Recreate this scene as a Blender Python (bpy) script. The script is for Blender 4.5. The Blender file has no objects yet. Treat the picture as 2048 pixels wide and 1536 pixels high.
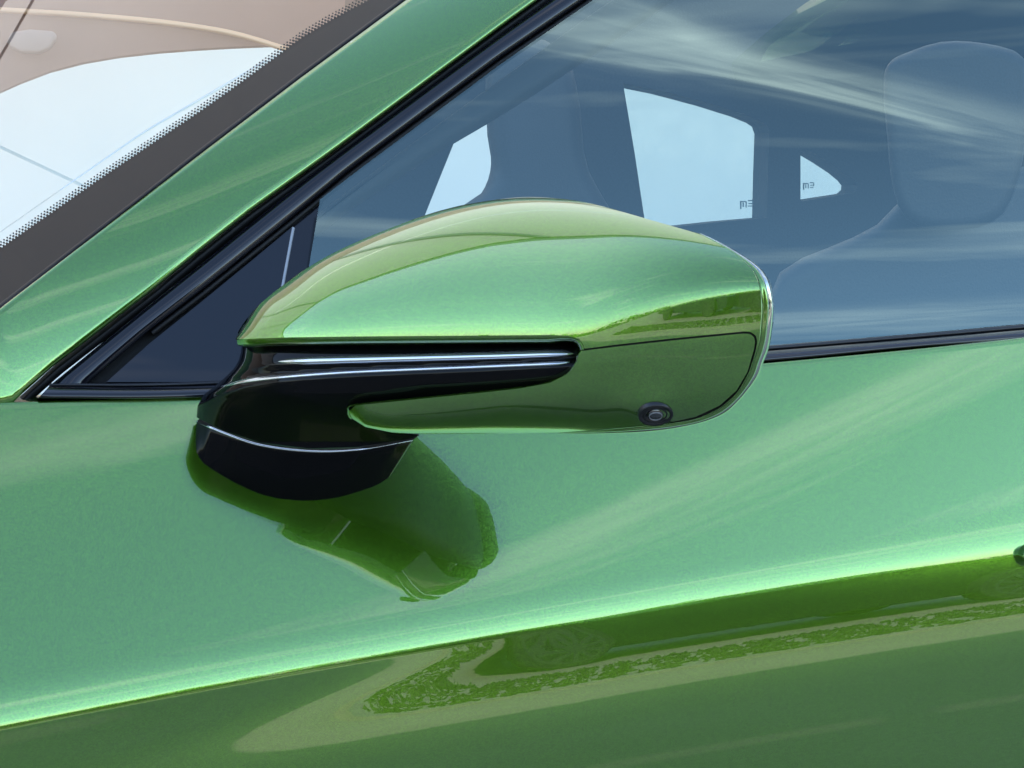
import bpy, bmesh, math, random
import numpy as np
from mathutils import Vector, Matrix
from mathutils.geometry import delaunay_2d_cdt
random.seed(3); np.random.seed(3)
sc = bpy.context.scene
COL = sc.collection
R = math.radians

# ------------------------------------------------------------------ camera
FPX = 2977.0                       # focal length in photograph pixels
TH = R(17.0)                       # heading: the camera looks back along the car's flank
PITCH = math.atan(350.0 / FPX)
CAM = np.array([0.0, 0.0, 1.05])
d_ = np.array([math.sin(TH), math.cos(TH), 0.0])
r_ = np.array([math.cos(TH), -math.sin(TH), 0.0])
fw = d_ * math.cos(PITCH) + np.array([0, 0, -math.sin(PITCH)])
up = d_ * math.sin(PITCH) + np.array([0, 0, math.cos(PITCH)])
cam = bpy.data.cameras.new('camera')
cam.sensor_width = 36.0
cam.lens = 36.0 * FPX / 2048.0
cam.clip_start = 0.01
cam.clip_end = 3000
co = bpy.data.objects.new('camera', cam)
COL.objects.link(co)
M = Matrix.Identity(4)
for i in range(3):
    M[i][0] = r_[i]; M[i][1] = up[i]; M[i][2] = -fw[i]; M[i][3] = CAM[i]
co.matrix_world = M
sc.camera = co

# ------------------------------------------------------------------ sky, sun, exposure
SUN_EL, SUN_AZ = R(36), R(120)      # sun stands on the far side of the car, over the canopy
sun_dir = np.array([math.cos(SUN_EL) * math.cos(SUN_AZ), math.cos(SUN_EL) * math.sin(SUN_AZ), math.sin(SUN_EL)])
sl = bpy.data.lights.new('sun', 'SUN')
sl.energy = 3.0
sl.angle = R(0.5)
sl.color = (1.0, 0.95, 0.87)
so = bpy.data.objects.new('sun', sl)
COL.objects.link(so)
so.rotation_euler = Vector(sun_dir).to_track_quat('Z', 'Y').to_euler()
so.location = (0, 0, 12)

w = bpy.data.worlds.new('World')
sc.world = w
w.use_nodes = True
nt = w.node_tree
for n in list(nt.nodes):
    nt.nodes.remove(n)
def N(nt, t, **k):
    n = nt.nodes.new(t)
    for a, b in k.items():
        setattr(n, a, b)
    return n
def math_node(nt, op, a, b=None, clamp=False):
    m = N(nt, 'ShaderNodeMath', operation=op, use_clamp=clamp)
    for i, v in enumerate((a, b)):
        if v is None:
            continue
        if isinstance(v, (int, float)):
            m.inputs[i].default_value = v
        else:
            nt.links.new(v, m.inputs[i])
    return m.outputs[0]
sky = N(nt, 'ShaderNodeTexSky', sky_type='NISHITA')
sky.sun_disc = False
sky.sun_elevation = SUN_EL
sky.sun_rotation = math.pi / 2 - SUN_AZ
sky.air_density = 1.0
sky.dust_density = 0.8
sky.ozone_density = 1.2
tc = N(nt, 'ShaderNodeTexCoord')
sep = N(nt, 'ShaderNodeSeparateXYZ')
nt.links.new(tc.outputs['Generated'], sep.inputs[0])
zc = math_node(nt, 'MAXIMUM', sep.outputs[2], 0.06)
cx = math_node(nt, 'DIVIDE', sep.outputs[0], zc)
cy = math_node(nt, 'DIVIDE', sep.outputs[1], zc)
comb = N(nt, 'ShaderNodeCombineXYZ')
nt.links.new(cx, comb.inputs[0]); nt.links.new(cy, comb.inputs[1])
mp = N(nt, 'ShaderNodeMapping')
mp.inputs['Rotation'].default_value = (0, 0, R(12))
mp.inputs['Location'].default_value = (0.9, 0.25, 0)
mp.inputs['Scale'].default_value = (0.45, 2.4, 1)
nt.links.new(comb.outputs[0], mp.inputs[0])
nz = N(nt, 'ShaderNodeTexNoise')
nz.inputs['Scale'].default_value = 1.15
nz.inputs['Detail'].default_value = 5
nz.inputs['Roughness'].default_value = 0.62
nz.inputs['Distortion'].default_value = 0.5
nt.links.new(mp.outputs[0], nz.inputs['Vector'])
cr = N(nt, 'ShaderNodeValToRGB')
cr.color_ramp.elements[0].position = 0.54
cr.color_ramp.elements[1].position = 0.88
cr.color_ramp.elements[1].color = (0.8, 0.8, 0.8, 1)
nt.links.new(nz.outputs['Fac'], cr.inputs[0])
# a few long wisps of cirrus, each a feathered band in the cloud layer
def wisp(cx0, cy0, ang, wid, ln_, amp):
    ca, sa = math.cos(R(ang)), math.sin(R(ang))
    dx = math_node(nt, 'SUBTRACT', cx, cx0); dy = math_node(nt, 'SUBTRACT', cy, cy0)
    u = math_node(nt, 'ADD', math_node(nt, 'MULTIPLY', dx, ca), math_node(nt, 'MULTIPLY', dy, sa))
    v = math_node(nt, 'SUBTRACT', math_node(nt, 'MULTIPLY', dy, ca), math_node(nt, 'MULTIPLY', dx, sa))
    cb = N(nt, 'ShaderNodeCombineXYZ')
    nt.links.new(math_node(nt, 'MULTIPLY', u, 2.2), cb.inputs[0]); nt.links.new(math_node(nt, 'MULTIPLY', v, 13.0), cb.inputs[1])
    cb.inputs[2].default_value = cx0 * 7
    f1 = N(nt, 'ShaderNodeTexNoise'); f1.inputs['Scale'].default_value = 1.3; f1.inputs['Detail'].default_value = 4; f1.inputs['Roughness'].default_value = 0.55; f1.inputs['Distortion'].default_value = 0.9
    nt.links.new(cb.outputs[0], f1.inputs['Vector'])
    wob = math_node(nt, 'MULTIPLY', math_node(nt, 'SUBTRACT', f1.outputs['Fac'], 0.5), wid * 3.0)
    v2 = math_node(nt, 'DIVIDE', math_node(nt, 'ADD', v, wob), wid)
    u2 = math_node(nt, 'DIVIDE', u, ln_)
    q = math_node(nt, 'ADD', math_node(nt, 'MULTIPLY', v2, v2), math_node(nt, 'MULTIPLY', u2, u2))
    g = math_node(nt, 'POWER', 2.718, math_node(nt, 'MULTIPLY', q, -1.0))
    fib = math_node(nt, 'MULTIPLY', math_node(nt, 'SUBTRACT', f1.outputs['Fac'], 0.2), 1.7, True)
    return math_node(nt, 'MULTIPLY', math_node(nt, 'MULTIPLY', g, fib), amp)
tot = math_node(nt, 'MULTIPLY', cr.outputs[0], 0.30)
for wv in ((0.60, -0.575, -26, 0.040, 0.34, 0.32), (0.47, -0.47, -40, 0.024, 0.16, 0.24), (1.15, -1.50, 9, 0.050, 0.45, 0.12)):
    tot = math_node(nt, 'ADD', tot, wisp(*wv), True)
mixc = N(nt, 'ShaderNodeMix', data_type='RGBA')
nt.links.new(tot, mixc.inputs[0])
nt.links.new(sky.outputs[0], mixc.inputs[6])
mixc.inputs[7].default_value = (19, 18.3, 17.2, 1)
bg = N(nt, 'ShaderNodeBackground')
bg.inputs['Strength'].default_value = 0.15
nt.links.new(mixc.outputs[2], bg.inputs['Color'])
wo = N(nt, 'ShaderNodeOutputWorld')
nt.links.new(bg.outputs[0], wo.inputs[0])

sc.view_settings.view_transform = 'Standard'
sc.view_settings.look = 'None'
sc.view_settings.gamma = 1.0
sc.view_settings.use_curve_mapping = False
sc.view_settings.exposure = 2.46
sc.cycles.max_bounces = 10
sc.cycles.transparent_max_bounces = 16
sc.cycles.glossy_bounces = 6
sc.cycles.use_denoising = True
sc.cycles.caustics_reflective = False
sc.cycles.sample_clamp_indirect = 8

# ------------------------------------------------------------------ pixel helpers
def ray(px, py):
    return fw + r_ * ((px - 1024.0) / FPX) + up * ((768.0 - py) / FPX)
def pt(px, py, D):
    """point seen at a pixel, D metres away measured level along the view heading"""
    v = ray(px, py)
    return CAM + v * (D / v.dot(d_))
def on_plane(px, py, p0, n):
    v = ray(px, py)
    return CAM + v * ((p0 - CAM).dot(n) / v.dot(n))
def on_y(px, py, Y):
    v = ray(px, py)
    return CAM + v * (Y / v[1])
def resample(pts, n):
    pts = np.array(pts, float)
    seg = np.r_[0, np.cumsum(np.linalg.norm(np.diff(pts, axis=0), axis=1))]
    t = np.linspace(0, seg[-1], n)
    return np.stack([np.interp(t, seg, pts[:, k]) for k in range(pts.shape[1])], 1)
def smooth_curve(pts, n):
    """Catmull-Rom through the points, then even spacing"""
    P = np.array(pts, float)
    Q = np.vstack([2 * P[0] - P[1], P, 2 * P[-1] - P[-2]])
    out = []
    for i in range(1, len(Q) - 2):
        for t in np.linspace(0, 1, 12, endpoint=False):
            a, b, c, e = Q[i - 1], Q[i], Q[i + 1], Q[i + 2]
            out.append(0.5 * (2 * b + (c - a) * t + (2 * a - 5 * b + 4 * c - e) * t * t + (3 * b - a - 3 * c + e) * t ** 3))
    out.append(P[-1])
    return resample(out, n)

def cinterp(x, pts):
    """smooth (monotone cubic) interpolation"""
    pts = np.array(pts, float)
    X, Y = pts[:, 0], pts[:, 1]
    h = np.diff(X); s = np.diff(Y) / h
    m = np.zeros_like(Y); m[0] = s[0]; m[-1] = s[-1]
    for i in range(1, len(Y) - 1):
        if s[i - 1] * s[i] > 0:
            w1 = 2 * h[i] + h[i - 1]; w2 = h[i] + 2 * h[i - 1]
            m[i] = (w1 + w2) / (w1 / s[i - 1] + w2 / s[i])
    x = np.asarray(x, float)
    xi = np.clip(x, X[0], X[-1])
    k = np.clip(np.searchsorted(X, xi) - 1, 0, len(X) - 2)
    t = (xi - X[k]) / h[k]
    r = ((2 * t ** 3 - 3 * t ** 2 + 1) * Y[k] + (t ** 3 - 2 * t ** 2 + t) * h[k] * m[k] + (-2 * t ** 3 + 3 * t ** 2) * Y[k + 1] + (t ** 3 - t ** 2) * h[k] * m[k + 1])
    r = r + np.where(x > X[-1], (x - X[-1]) * m[-1], 0) + np.where(x < X[0], (x - X[0]) * m[0], 0)
    return r

def cspline(x, pts):
    """natural cubic spline (continuous curvature, so that reflections run smoothly)"""
    P = np.array(pts, float)
    X, Y = P[:, 0], P[:, 1]
    n = len(X); h = np.diff(X)
    A = np.eye(n); rhs = np.zeros(n)
    for i in range(1, n - 1):
        A[i, i - 1] = h[i - 1]; A[i, i] = 2 * (h[i - 1] + h[i]); A[i, i + 1] = h[i]
        rhs[i] = 6 * ((Y[i + 1] - Y[i]) / h[i] - (Y[i] - Y[i - 1]) / h[i - 1])
    m = np.linalg.solve(A, rhs)
    x = np.asarray(x, float)
    xi = np.clip(x, X[0], X[-1])
    k = np.clip(np.searchsorted(X, xi) - 1, 0, n - 2)
    a = (X[k + 1] - xi) / h[k]; b = (xi - X[k]) / h[k]
    return a * Y[k] + b * Y[k + 1] + ((a ** 3 - a) * m[k] + (b ** 3 - b) * m[k + 1]) * h[k] ** 2 / 6

# ------------------------------------------------------------------ materials
MATS = {}
def new_mat(name):
    m = bpy.data.materials.new(name)
    m.use_nodes = True
    MATS[name] = m
    return m, m.node_tree, m.node_tree.nodes['Principled BSDF']
def simple(name, col, rough=0.5, metal=0.0, coat=0.0, bump=0.0, scale=60, var=0.0, spec=0.5):
    m, t, b = new_mat(name)
    b.inputs['Base Color'].default_value = (*col, 1)
    b.inputs['Roughness'].default_value = rough
    b.inputs['Metallic'].default_value = metal
    b.inputs['Coat Weight'].default_value = coat
    b.inputs['Coat Roughness'].default_value = 0.015
    b.inputs['Specular IOR Level'].default_value = spec
    tcn = N(t, 'ShaderNodeTexCoord')
    nn = N(t, 'ShaderNodeTexNoise')
    nn.inputs['Scale'].default_value = scale
    nn.inputs['Detail'].default_value = 5
    t.links.new(tcn.outputs['Object'], nn.inputs['Vector'])
    if var:
        rp = N(t, 'ShaderNodeValToRGB')
        rp.color_ramp.elements[0].position = 0.3
        rp.color_ramp.elements[1].position = 0.7
        rp.color_ramp.elements[0].color = (*[c * (1 - var) for c in col], 1)
        rp.color_ramp.elements[1].color = (*[min(1, c * (1 + var)) for c in col], 1)
        t.links.new(nn.outputs['Fac'], rp.inputs[0])
        t.links.new(rp.outputs[0], b.inputs['Base Color'])
    if bump:
        bp = N(t, 'ShaderNodeBump')
        bp.inputs['Strength'].default_value = bump
        bp.inputs['Distance'].default_value = 0.002
        t.links.new(nn.outputs['Fac'], bp.inputs['Height'])
        t.links.new(bp.outputs[0], b.inputs['Normal'])
    return m
def paint(name, col, flake=0.025):
    m, t, b = new_mat(name)
    tcn = N(t, 'ShaderNodeTexCoord')
    vo = N(t, 'ShaderNodeTexVoronoi')
    vo.inputs['Scale'].default_value = 2300
    t.links.new(tcn.outputs['Object'], vo.inputs['Vector'])
    sub = N(t, 'ShaderNodeVectorMath', operation='SUBTRACT')
    t.links.new(vo.outputs['Color'], sub.inputs[0])
    sub.inputs[1].default_value = (0.5, 0.5, 0.5)
    sca = N(t, 'ShaderNodeVectorMath', operation='SCALE')
    t.links.new(sub.outputs[0], sca.inputs[0])
    sca.inputs['Scale'].default_value = flake
    ge = N(t, 'ShaderNodeNewGeometry')
    ad = N(t, 'ShaderNodeVectorMath', operation='ADD')
    t.links.new(ge.outputs['Normal'], ad.inputs[0]); t.links.new(sca.outputs[0], ad.inputs[1])
    nm = N(t, 'ShaderNodeVectorMath', operation='NORMALIZE')
    t.links.new(ad.outputs[0], nm.inputs[0])
    t.links.new(nm.outputs[0], b.inputs['Normal'])
    rp = N(t, 'ShaderNodeValToRGB')
    rp.color_ramp.elements[0].color = (*[c * 0.78 for c in col], 1)
    rp.color_ramp.elements[1].color = (*[min(1, c * 1.22) for c in col], 1)
    sp = N(t, 'ShaderNodeSeparateColor')
    t.links.new(vo.outputs['Color'], sp.inputs[0])
    t.links.new(sp.outputs[0], rp.inputs[0])
    t.links.new(rp.outputs[0], b.inputs['Base Color'])
    op = N(t, 'ShaderNodeTexNoise'); op.inputs['Scale'].default_value = 170; op.inputs['Detail'].default_value = 2
    t.links.new(tcn.outputs['Object'], op.inputs['Vector'])
    bpn = N(t, 'ShaderNodeBump'); bpn.inputs['Strength'].default_value = 0.002; bpn.inputs['Distance'].default_value = 0.002
    t.links.new(op.outputs['Fac'], bpn.inputs['Height'])
    t.links.new(bpn.outputs[0], b.inputs['Coat Normal'])
    b.inputs['Metallic'].default_value = 0.85
    b.inputs['Roughness'].default_value = 0.17
    b.inputs['Coat Weight'].default_value = 1.0
    b.inputs['Coat IOR'].default_value = 1.72
    b.inputs['Coat Roughness'].default_value = 0.006
    return m
def glass(name, tint, ior=1.6, rtint=(1, 1, 1)):
    m = bpy.data.materials.new(name)
    m.use_nodes = True
    t = m.node_tree
    for n in list(t.nodes):
        t.nodes.remove(n)
    tr = N(t, 'ShaderNodeBsdfTransparent'); tr.inputs[0].default_value = (*tint, 1)
    gl = N(t, 'ShaderNodeBsdfGlossy'); gl.inputs['Roughness'].default_value = 0.0
    gl.inputs[0].default_value = (*rtint, 1)
    lw = N(t, 'ShaderNodeLayerWeight'); lw.inputs[0].default_value = 0.5
    p5 = math_node(t, 'POWER', lw.outputs['Facing'], 5.0)
    f0 = 2 * ((ior - 1) / (ior + 1)) ** 2
    f2 = math_node(t, 'ADD', math_node(t, 'MULTIPLY', p5, 1 - f0), f0, True)
    mx = N(t, 'ShaderNodeMixShader')
    t.links.new(f2, mx.inputs[0]); t.links.new(tr.outputs[0], mx.inputs[1]); t.links.new(gl.outputs[0], mx.inputs[2])
    o = N(t, 'ShaderNodeOutputMaterial'); t.links.new(mx.outputs[0], o.inputs[0])
    MATS[name] = m
    return m
PAINT = paint('green_metallic_paint', (0.062, 0.168, 0.008))
GLOSS = simple('gloss_black', (0.0015, 0.0015, 0.002), 0.03, spec=0.10)
TRIM = simple('trim_black', (0.003, 0.003, 0.005), 0.10, spec=0.42)
CORNER = simple('corner_glass_black', (0.004, 0.005, 0.008), 0.02, spec=0.42)
SATIN = simple('satin_black', (0.005, 0.005, 0.006), 0.35, spec=0.35, bump=0.05, scale=900)
RUBBER = simple('rubber_black', (0.003, 0.003, 0.003), 0.6, spec=0.25, bump=0.1, scale=700)
FRIT = simple('ceramic_frit_black', (0.006, 0.006, 0.007), 0.5, spec=0.1)
SGLASS = glass('side_glass', (0.66, 0.71, 0.68), 1.60, (0.72, 0.98, 0.92))
WGLASS = glass('windshield_glass', (0.93, 0.985, 0.96), 1.52)
FGLASS = glass('far_glass', (0.78, 0.85, 0.84), 1.12)
LEATHER = simple('seat_leather_grey', (0.025, 0.026, 0.03), 0.55, bump=0.15, scale=500, var=0.12)
HEADLINER = simple('headliner_beige', (0.25, 0.14, 0.105), 0.9, bump=0.2, scale=900, var=0.06)
DARKIN = simple('interior_dark', (0.018, 0.018, 0.02), 0.75, bump=0.1, scale=300, var=0.2)
CHROME = simple('bezel_gloss', (0.40, 0.42, 0.39), 0.06, metal=0.95)
LENS = simple('lens_glass', (0.004, 0.004, 0.006), 0.02, coat=1.0)
MIRRORG = simple('mirror_silver', (0.85, 0.86, 0.87), 0.01, metal=1.0)

# ------------------------------------------------------------------ object helpers
def link(name, me, mat, parent=None, smooth=True):
    o = bpy.data.objects.new(name, me)
    COL.objects.link(o)
    if mat:
        me.materials.append(mat)
    if parent:
        o.parent = parent
    if smooth:
        me.polygons.foreach_set('use_smooth', [True] * len(me.polygons))
    return o
def mesh(name, V, Fs, mat, parent=None, smooth=True):
    me = bpy.data.meshes.new(name)
    me.from_pydata([tuple(map(float, v)) for v in V], [], Fs)
    me.update()
    return link(name, me, mat, parent, smooth)
def loft(name, rows, mat, parent=None, closed=False, smooth=True, sharp=None, caps=False):
    rows = np.array(rows)
    a, b = rows.shape[:2]
    V = rows.reshape(-1, 3)
    Fs = []
    for i in range(a - 1):
        for j in range(b if closed else b - 1):
            k = (j + 1) % b
            Fs.append((i * b + j, i * b + k, (i + 1) * b + k, (i + 1) * b + j))
    if caps:
        Fs += [tuple(range(b - 1, -1, -1)), tuple(range((a - 1) * b, a * b))]
    o = mesh(name, V, Fs, mat, parent, smooth)
    if sharp:
        o.data.set_sharp_from_angle(angle=R(sharp))
    return o
def empty(name, loc=(0, 0, 0)):
    o = bpy.data.objects.new(name, None)
    COL.objects.link(o)
    o.location = loc
    o.empty_display_size = 0.2
    return o
def tag(o, label=None, cat=None, group=None, kind=None):
    for k, v in (('label', label), ('category', cat), ('group', group), ('kind', kind)):
        if v:
            o[k] = v
    return o
def bevel(o, wdt, seg=3):
    m = o.modifiers.new('bevel', 'BEVEL')
    m.width = wdt; m.segments = seg; m.limit_method = 'ANGLE'; m.angle_limit = R(35)
    return o
def extrude_poly(name, P3, vec, mat, parent=None, bev=0.0, smooth=True, seg=3):
    n = len(P3)
    V = [np.array(p) for p in P3] + [np.array(p) + vec for p in P3]
    Fs = [tuple(range(n)), tuple(range(2 * n - 1, n - 1, -1))]
    Fs += [(i, i + n, (i + 1) % n + n, (i + 1) % n) for i in range(n)]
    o = mesh(name, V, Fs, mat, parent, smooth)
    bm = bmesh.new(); bm.from_mesh(o.data); bmesh.ops.recalc_face_normals(bm, faces=bm.faces); bm.to_mesh(o.data); bm.free()
    if bev:
        bevel(o, bev, seg)
    o.data.set_sharp_from_angle(angle=R(35)) if not bev else None
    return o
def inside(poly, P):
    x, y = P[:, 0], P[:, 1]
    res = np.zeros(len(P), bool)
    n = len(poly)
    for i in range(n):
        x1, y1 = poly[i]; x2, y2 = poly[(i + 1) % n]
        c = ((y1 > y) != (y2 > y)) & (x < (x2 - x1) * (y - y1) / (y2 - y1 + 1e-12) + x1)
        res ^= c
    return res
def dist_poly(poly, P):
    best = np.full(len(P), 1e9)
    n = len(poly)
    for i in range(n):
        a = poly[i]; b = poly[(i + 1) % n]
        ab = b - a
        t = np.clip(((P - a) @ ab) / (ab @ ab + 1e-12), 0, 1)
        best = np.minimum(best, np.linalg.norm(P - a - t[:, None] * ab, axis=1))
    return best
def lifted(name, poly, Dfun, mat, parent=None, step=6.0, skirt=0.006, edge_step=4.0):
    """a skin spanned over an outline, lifted to its real depth, with exact normals and a turned-in edge"""
    poly = np.array(poly, float)
    per = np.linalg.norm(np.diff(np.vstack([poly, poly[:1]]), axis=0), axis=1).sum()
    poly = resample(np.vstack([poly, poly[:1]]), int(per / edge_step) + 1)[:-1]
    lo, hi = poly.min(0), poly.max(0)
    gx, gy = np.meshgrid(np.arange(lo[0], hi[0], step), np.arange(lo[1], hi[1], step))
    gx = gx + (np.arange(gx.shape[0])[:, None] % 2) * step * 0.5
    G = np.stack([gx.ravel(), gy.ravel()], 1)
    G = G[inside(poly, G)]
    G = G[dist_poly(poly, G) > step * 0.45]
    allp = np.vstack([poly, G])
    nb = len(poly)
    vs, es, fs, *_ = delaunay_2d_cdt([Vector(p) for p in allp], [(i, (i + 1) % nb) for i in range(nb)], [], 1, 1e-6)
    P2 = np.array([tuple(v) for v in vs])
    def lift(Q):
        D = Dfun(Q[:, 0], Q[:, 1])
        return np.array([pt(a, b, c) for (a, b), c in zip(Q, D)])
    P3 = lift(P2)
    h = 0.6
    du = lift(P2 + [h, 0]) - lift(P2 - [h, 0])
    dv = lift(P2 + [0, h]) - lift(P2 - [0, h])
    nn = np.cross(du, dv)
    nn /= np.linalg.norm(nn, axis=1)[:, None] + 1e-15
    flip = np.einsum('ij,ij->i', nn, P3 - CAM) > 0
    nn[flip] *= -1
    Fs = []
    for f in fs:
        a, b, c = f[0], f[1], f[2]
        n0 = np.cross(P3[b] - P3[a], P3[c] - P3[a])
        Fs.append(tuple(f) if n0.dot(nn[a]) > 0 else tuple(reversed(f)))
    me = bpy.data.meshes.new(name)
    V = list(P3); NV = list(nn)
    if skirt:
        # turned-in edge, its own vertices so the front normals stay exact
        base = len(V)
        cen = P2[:nb].mean(0)
        ring = P3[:nb]
        back = np.array([pt(p[0], p[1], D) for p, D in zip(P2[:nb], Dfun(P2[:nb, 0], P2[:nb, 1]) + skirt)])
        V += list(ring) + list(back)
        for i in range(nb):
            t2 = P2[(i + 1) % nb] - P2[i - 1]
            o2 = np.array([t2[1], -t2[0]])
            if o2 @ (P2[i] - cen) < 0:
                o2 = -o2
            o2 = o2 / (np.linalg.norm(o2) + 1e-9)
            n3 = r_ * o2[0] - up * o2[1]
            NV_i = n3 / np.linalg.norm(n3)
            NV.append(0.75 * NV_i + 0.25 * nn[i])
        NV += NV[-nb:]
        for i in range(nb):
            j = (i + 1) % nb
            Fs.append((base + i, base + j, base + nb + j, base + nb + i))
    me.from_pydata([tuple(map(float, v)) for v in V], [], Fs)
    me.update()
    o = link(name, me, mat, parent)
    me.normals_split_custom_set_from_vertices([tuple(n / np.linalg.norm(n)) for n in NV])
    return o

# ------------------------------------------------------------------ ground and surroundings
SHADE_EDGE = -2.6
def build_ground():
    m, t, b = new_mat('pavement')
    tcn = N(t, 'ShaderNodeTexCoord')
    n1 = N(t, 'ShaderNodeTexNoise'); n1.inputs['Scale'].default_value = 0.8; n1.inputs['Detail'].default_value = 8
    n2 = N(t, 'ShaderNodeTexNoise'); n2.inputs['Scale'].default_value = 60; n2.inputs['Detail'].default_value = 4
    t.links.new(tcn.outputs['Object'], n1.inputs['Vector']); t.links.new(tcn.outputs['Object'], n2.inputs['Vector'])
    ad = math_node(t, 'ADD', n1.outputs['Fac'], n2.outputs['Fac'])
    hf = math_node(t, 'MULTIPLY', ad, 0.5)
    rp = N(t, 'ShaderNodeValToRGB')
    rp.color_ramp.elements[0].position = 0.35; rp.color_ramp.elements[1].position = 0.65
    rp.color_ramp.elements[0].color = (0.25, 0.225, 0.18, 1); rp.color_ramp.elements[1].color = (0.36, 0.33, 0.27, 1)
    t.links.new(hf, rp.inputs[0]); t.links.new(rp.outputs[0], b.inputs['Base Color'])
    b.inputs['Roughness'].default_value = 0.9
    g = mesh('pavement', [(-900, -900, 0), (900, -900, 0), (900, 900, 0), (-900, 900, 0)], [(0, 1, 2, 3)], m)
    tag(g, kind='structure')
build_ground()

def build_paver_strip():
    mp_ = simple('paver_concrete', (0.30, 0.28, 0.24), 0.95, var=0.15, scale=9)
    x0, x1, y0, y1 = -9.0, 9.0, -5.1, -3.7
    s = extrude_poly('paver_strip', [(x0, y0, 0.0), (x1, y0, 0.0), (x1, y1, 0.0), (x0, y1, 0.0)], np.array([0, 0, 0.03]), mp_)
    tag(s, kind='structure')
    mg = simple('grass_green', (0.035, 0.062, 0.016), 0.8, var=0.4, scale=40)
    bm = bmesh.new()
    k = 0
    for i in range(78):
        for j in range(6):
            cx_ = x0 + 0.15 + i * 0.23 + (j % 2) * 0.115 + random.uniform(-.02, .02)
            cy_ = y0 + 0.12 + j * 0.23 + random.uniform(-.02, .02)
            for q in range(random.randint(24, 55)):
                a = random.random() * 6.28; rr = 0.10 * math.sqrt(random.random())
                bx, by = cx_ + rr * math.cos(a), cy_ + rr * 0.75 * math.sin(a)
                hh = random.uniform(0.02, 0.06); tw = random.random() * 6.28
                dx, dy = 0.018 * math.cos(tw), 0.018 * math.sin(tw)
                v = [bm.verts.new((bx - dx, by - dy, 0.028)), bm.verts.new((bx + dx, by + dy, 0.028)),
                     bm.verts.new((bx + random.uniform(-.03, .03), by + random.uniform(-.03, .03), 0.03 + hh))]
                bm.faces.new(v)
    me = bpy.data.meshes.new('grass'); bm.to_mesh(me); bm.free()
    g = link('grass', me, mg, None, False)
    tag(g, 'green grass tufts growing in rows of paver holes', 'grass', kind='stuff')
build_paver_strip()

def build_wood():
    mg = simple('tree_foliage', (0.05, 0.085, 0.03), 0.8, var=0.45, scale=0.6)
    bm = bmesh.new()
    for i in range(5200):
        a = random.uniform(math.pi * 0.78, math.pi * 2.05)
        rad = random.uniform(48, 62)
        cxx, cyy = rad * math.cos(a), rad * math.sin(a)
        top = 3.2 + 1.6 * math.sin(a * 9.0) + 1.0 * math.sin(a * 23.0 + 1.3) + random.uniform(-.6, .8)
        z = random.uniform(0.0, max(1.2, top))
        s = random.uniform(0.35, 0.95)
        n = Vector((random.gauss(0, 1), random.gauss(0, 1), random.gauss(0, 1))).normalized()
        u = n.orthogonal().normalized(); v = n.cross(u)
        c = Vector((cxx, cyy, z))
        bm.faces.new([bm.verts.new(c + u * s), bm.verts.new(c + v * s * 0.7), bm.verts.new(c - u * s), bm.verts.new(c - v * s * 0.7)])
    me = bpy.data.meshes.new('distant_wood'); bm.to_mesh(me); bm.free()
    o = link('distant_wood', me, mg, None, False)
    tag(o, 'low line of distant green trees along the horizon', 'wood', kind='stuff')
build_wood()

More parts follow.
